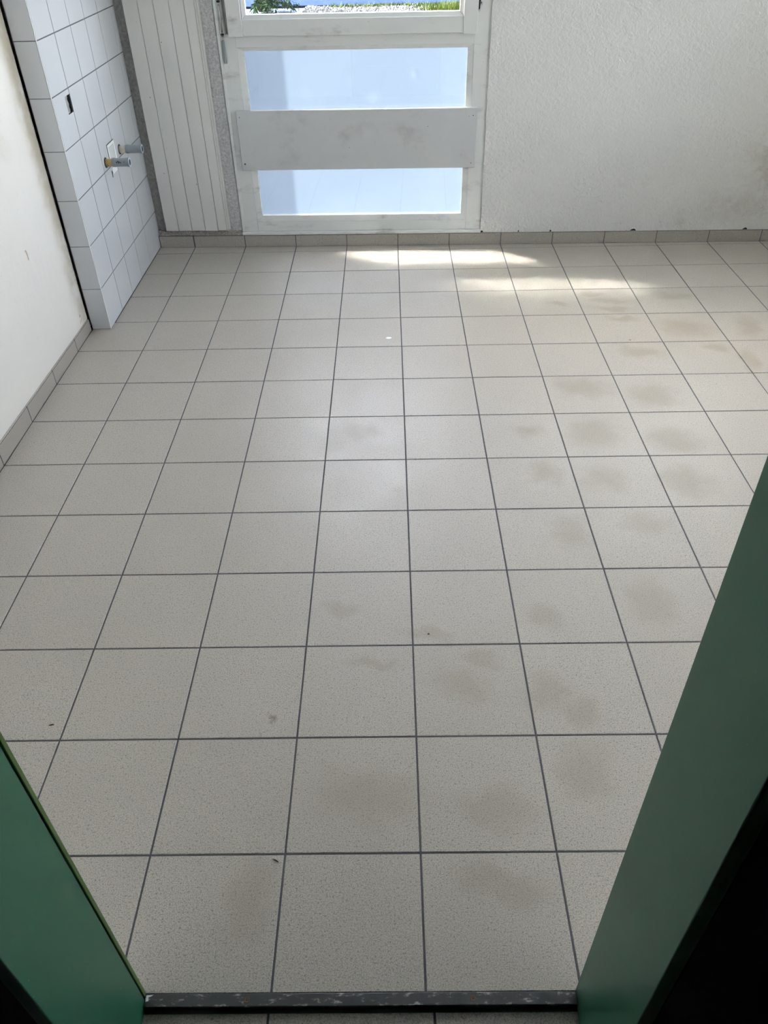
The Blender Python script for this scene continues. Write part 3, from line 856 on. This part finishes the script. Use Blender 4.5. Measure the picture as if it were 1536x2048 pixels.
fp = empty('filler_patch', (PX, 3.22, .622))
tag(fp, 'white filled rectangle on the tiles between the two pipes', 'wall patch')
fs = (PX, 3.22, .622)
boxes('filler_rim', M_PATCH, fp, [(PX, PX + .0022, 3.162, 3.275, .684, .698), (PX, PX + .0022, 3.162, 3.178, .612, .684), (PX, PX + .0022, 3.258, 3.275, .604, .684), (PX, PX + .0022, 3.178, 3.258, .604, .622)], .0006, fs)
boxes('filler_core', M_PATCHG, fp, [(PX, PX + .0012, 3.180, 3.256, .624, .682)], 0, fs)
boxes('filler_crack', M_DARK, fp, [(PX, PX + .0012, 3.158, 3.276, .6985, .7012), (PX, PX + .0012, 3.158, 3.1612, .64, .6985)], 0, fs)
tm = empty('tile_chip', (PX, 3.21, .56))
tag(tm, 'small dark chip in the white tile just below the pipes', 'chip')
boxes('chip_mark', M_DARK, tm, [(PX - .0005, PX + .001, 3.150, 3.158, .555, .585), (PX - .0005, PX + .001, 3.152, 3.165, .570, .578)], 0, (PX, 3.21, .56))
boxes('filler_smear', M_PATCH, tm, [(PX - .0003, PX + .0008, 3.170, 3.245, .565, .592)], 0, (PX, 3.21, .56))

# ------------------------------------------------------------------ small things lying on the floor
def crumb(name, x, y, L, w, h, rz, mat, label, cat):
    bm = bmesh.new()
    n = 10
    for ring_z, s in ((0, 1.0), (h * .6, .85), (h, .45)):
        pass
    A = [bm.verts.new((math.cos(2*PI*k/n) * L * random.uniform(.8, 1.1), math.sin(2*PI*k/n) * w * random.uniform(.75, 1.1), 0)) for k in range(n)]
    B = [bm.verts.new((v.co.x * .8, v.co.y * .75, h * random.uniform(.6, 1.0))) for v in A]
    top = bm.verts.new((0, 0, h))
    for k in range(n):
        j = (k + 1) % n
        bm.faces.new((A[k], A[j], B[j], B[k])); bm.faces.new((B[k], B[j], top))
    bm.faces.new(A[::-1])
    o = finish(name, bm, mat); o.location = (x, y, .0004); o.rotation_euler.z = rz
    tag(o, label, cat)
crumb('dirt_crumb', -.936, .346, .0075, .0022, .0025, .15, M_CRUMB, 'thin brown sliver lying on the floor near the left jamb', 'debris')
crumb('dirt_crumb', -.318, -.015, .0075, .0016, .002, -.5, M_CRUMB, 'small dark sliver on the tile row nearest the threshold', 'debris')
crumb('paint_drop', -.060, 2.484, .014, .012, .0006, .2, M_PAINTDROP, 'round white paint drop on the floor before the window', 'paint drop')
crumb('dirt_crumb', .046, .640, .0035, .003, .002, 0, M_CRUMB, 'tiny dark dot of dirt in the middle of the floor', 'debris')
crumb('dirt_crumb', .357, -.170, .005, .003, .003, .8, M_CRUMB, 'dark crumb beside the foot of the right jamb', 'debris')
crumb('dirt_crumb', 1.055, 2.423, .0075, .0022, .001, 0, M_CRUMB, 'short dark scuff on the right of the floor by the window wall', 'debris')

# ------------------------------------------------------------------ outdoors
GZ = -.10
def mat_ground(name, c0, c1, scale, rough=.95):
    m, nt, b = new_mat(name)
    n1 = noise(nt, position(nt), scale, 4, .65)
    nt.links.new(mix(nt, ramp(nt, n1, .35, .65), c0, c1), b.inputs['Base Color'])
    b.inputs['Roughness'].default_value = 1.0
    b.inputs['Specular IOR Level'].default_value = 0.0
    return m
M_GRAVEL = mat_ground('pale_gravel', (.025, .025, .026), (.13, .128, .125), 16)
M_ROAD = mat_ground('bluish_asphalt', (.0085, .0135, .031), (.011, .017, .037), 6)
M_EARTH = mat_ground('bluish_grey_yard', (.047, .060, .082), (.055, .068, .091), 1.5)
M_GRASS = mat_ground('grass_blades', (.025, .040, .007), (.055, .070, .016), 3)
M_BARK = mat_ground('spruce_bark', (.05, .036, .032), (.09, .068, .06), 30)
M_NEEDLE = mat_ground('spruce_needles', (.008, .016, .008), (.018, .03, .014), 8)

o = box('ground', M_EARTH, None, -60, 60, -40, 90, GZ - .3, GZ - .025, shift=(0, 15, GZ)); o.location = (0, 15, GZ)
tag(o, 'bluish grey paved yard outside the window', 'ground', kind='structure')
o = box('trim_road', M_ROAD, None, -40, 40, 15.9, 17.6, GZ, GZ + .012, shift=(0, 16.7, GZ)); o.location = (0, 16.7, GZ); o.rotation_euler.z = -.03
tag(o, 'strip of bluish asphalt seen through the upper pane', 'road', kind='structure')
# loose gravel: a belt of small stones
bm = bmesh.new()
for k in range(5200):
    x = random.uniform(-1.5, 3.4); y = random.uniform(14.0, 15.85) - .03 * x
    r = random.uniform(.012, .034)
    vs = [bm.verts.new((x + r * a + random.uniform(-.3, .3) * r, y + r * b_ + random.uniform(-.3, .3) * r, GZ + max(0, r * c))) for a, b_, c in ((1, 0, .1), (0, 1, .1), (-1, 0, .1), (0, -1, .1), (0, 0, .95))]
    for i in range(4): bm.faces.new((vs[i], vs[(i + 1) % 4], vs[4]))
o = finish('gravel', bm, M_GRAVEL, None, (0, 15, GZ)); o.location = (0, 15, GZ)
tag(o, 'belt of pale loose gravel in front of the asphalt outside', 'gravel', kind='stuff')
bm = bmesh.new()
def blades(cx, cy, sx, sy, n, hmin, hmax):
    for k in range(n):
        x = random.gauss(cx, sx); y = random.gauss(cy, sy); h = random.uniform(hmin, hmax); a = random.uniform(0, PI)
        w = .006; lx = random.uniform(-.05, .05); ly = random.uniform(-.05, .05)
        v = [bm.verts.new((x - math.cos(a) * w, y - math.sin(a) * w, GZ)), bm.verts.new((x + math.cos(a) * w, y + math.sin(a) * w, GZ)), bm.verts.new((x + lx, y + ly, GZ + h))]
        bm.faces.new(v)
blades(1.15, 14.9, .28, .16, 1500, .06, .17)
for k in range(26):
    x = -1.0 + k * .1; blades(x, 15.62 - .03 * x + random.uniform(-.06, .06), .06, .05, 50, .03, .09)
o = finish('grass', bm, M_GRASS, None, (0, 15, GZ)); o.location = (0, 15, GZ)
tag(o, 'tufts of sunlit grass growing in the gravel outside', 'grass', kind='stuff')
# spruce
tr = empty('spruce_tree', (-2.2, 15.35, GZ))
tag(tr, 'spruce with a brown trunk and low drooping branches outside the window', 'tree')
ts_ = (-2.2, 15.35, GZ)
bm = bmesh.new()
for k in range(8): bm_tube(bm, (-2.2, 15.35, GZ + k * .75), (-2.2, 15.35, GZ + (k + 1) * .75), .105 - .011 * k, .105 - .011 * (k + 1), 12, True)
finish('trunk', bm, M_BARK, tr, ts_)
bm = bmesh.new()
for lev in range(20):
    z = GZ + .16 + lev * .27
    reach = max(.3, 1.15 - lev * .045)
    for b_ in range(9):
        a = random.uniform(0, 2 * PI)
        L = reach * random.uniform(.5, 1.0)
        if lev < 3 and abs(math.sin(a)) > .3: L *= .6
        d = Vector((math.cos(a), math.sin(a), 0)); side = Vector((-d.y, d.x, 0))
        for s in range(14):
            t = (s + 1) / 14
            c = Vector((-2.2, 15.35, z)) + d * L * t + Vector((0, 0, -.22 * t * t * L + .05 * t))
            for q in range(7):
                o1 = side * random.uniform(-.14, .14) * (1.2 - t * .7) + Vector((0, 0, random.uniform(-.07, .03))) + d * random.uniform(-.05, .05)
                w = random.uniform(.010, .022); n = Vector((random.uniform(-1, 1), random.uniform(-1, 1), random.uniform(-1, 1))).normalized()
                e = (o1 + Vector((0, 0, -.04))).normalized() * random.uniform(.05, .11)
                v = [bm.verts.new(c + o1 * .6 - n * w), bm.verts.new(c + o1 * .6 + n * w), bm.verts.new(c + o1 * .6 + e)]
                bm.faces.new(v)
fo = finish('foliage', bm, M_NEEDLE, tr, ts_); fo['kind'] = 'stuff'
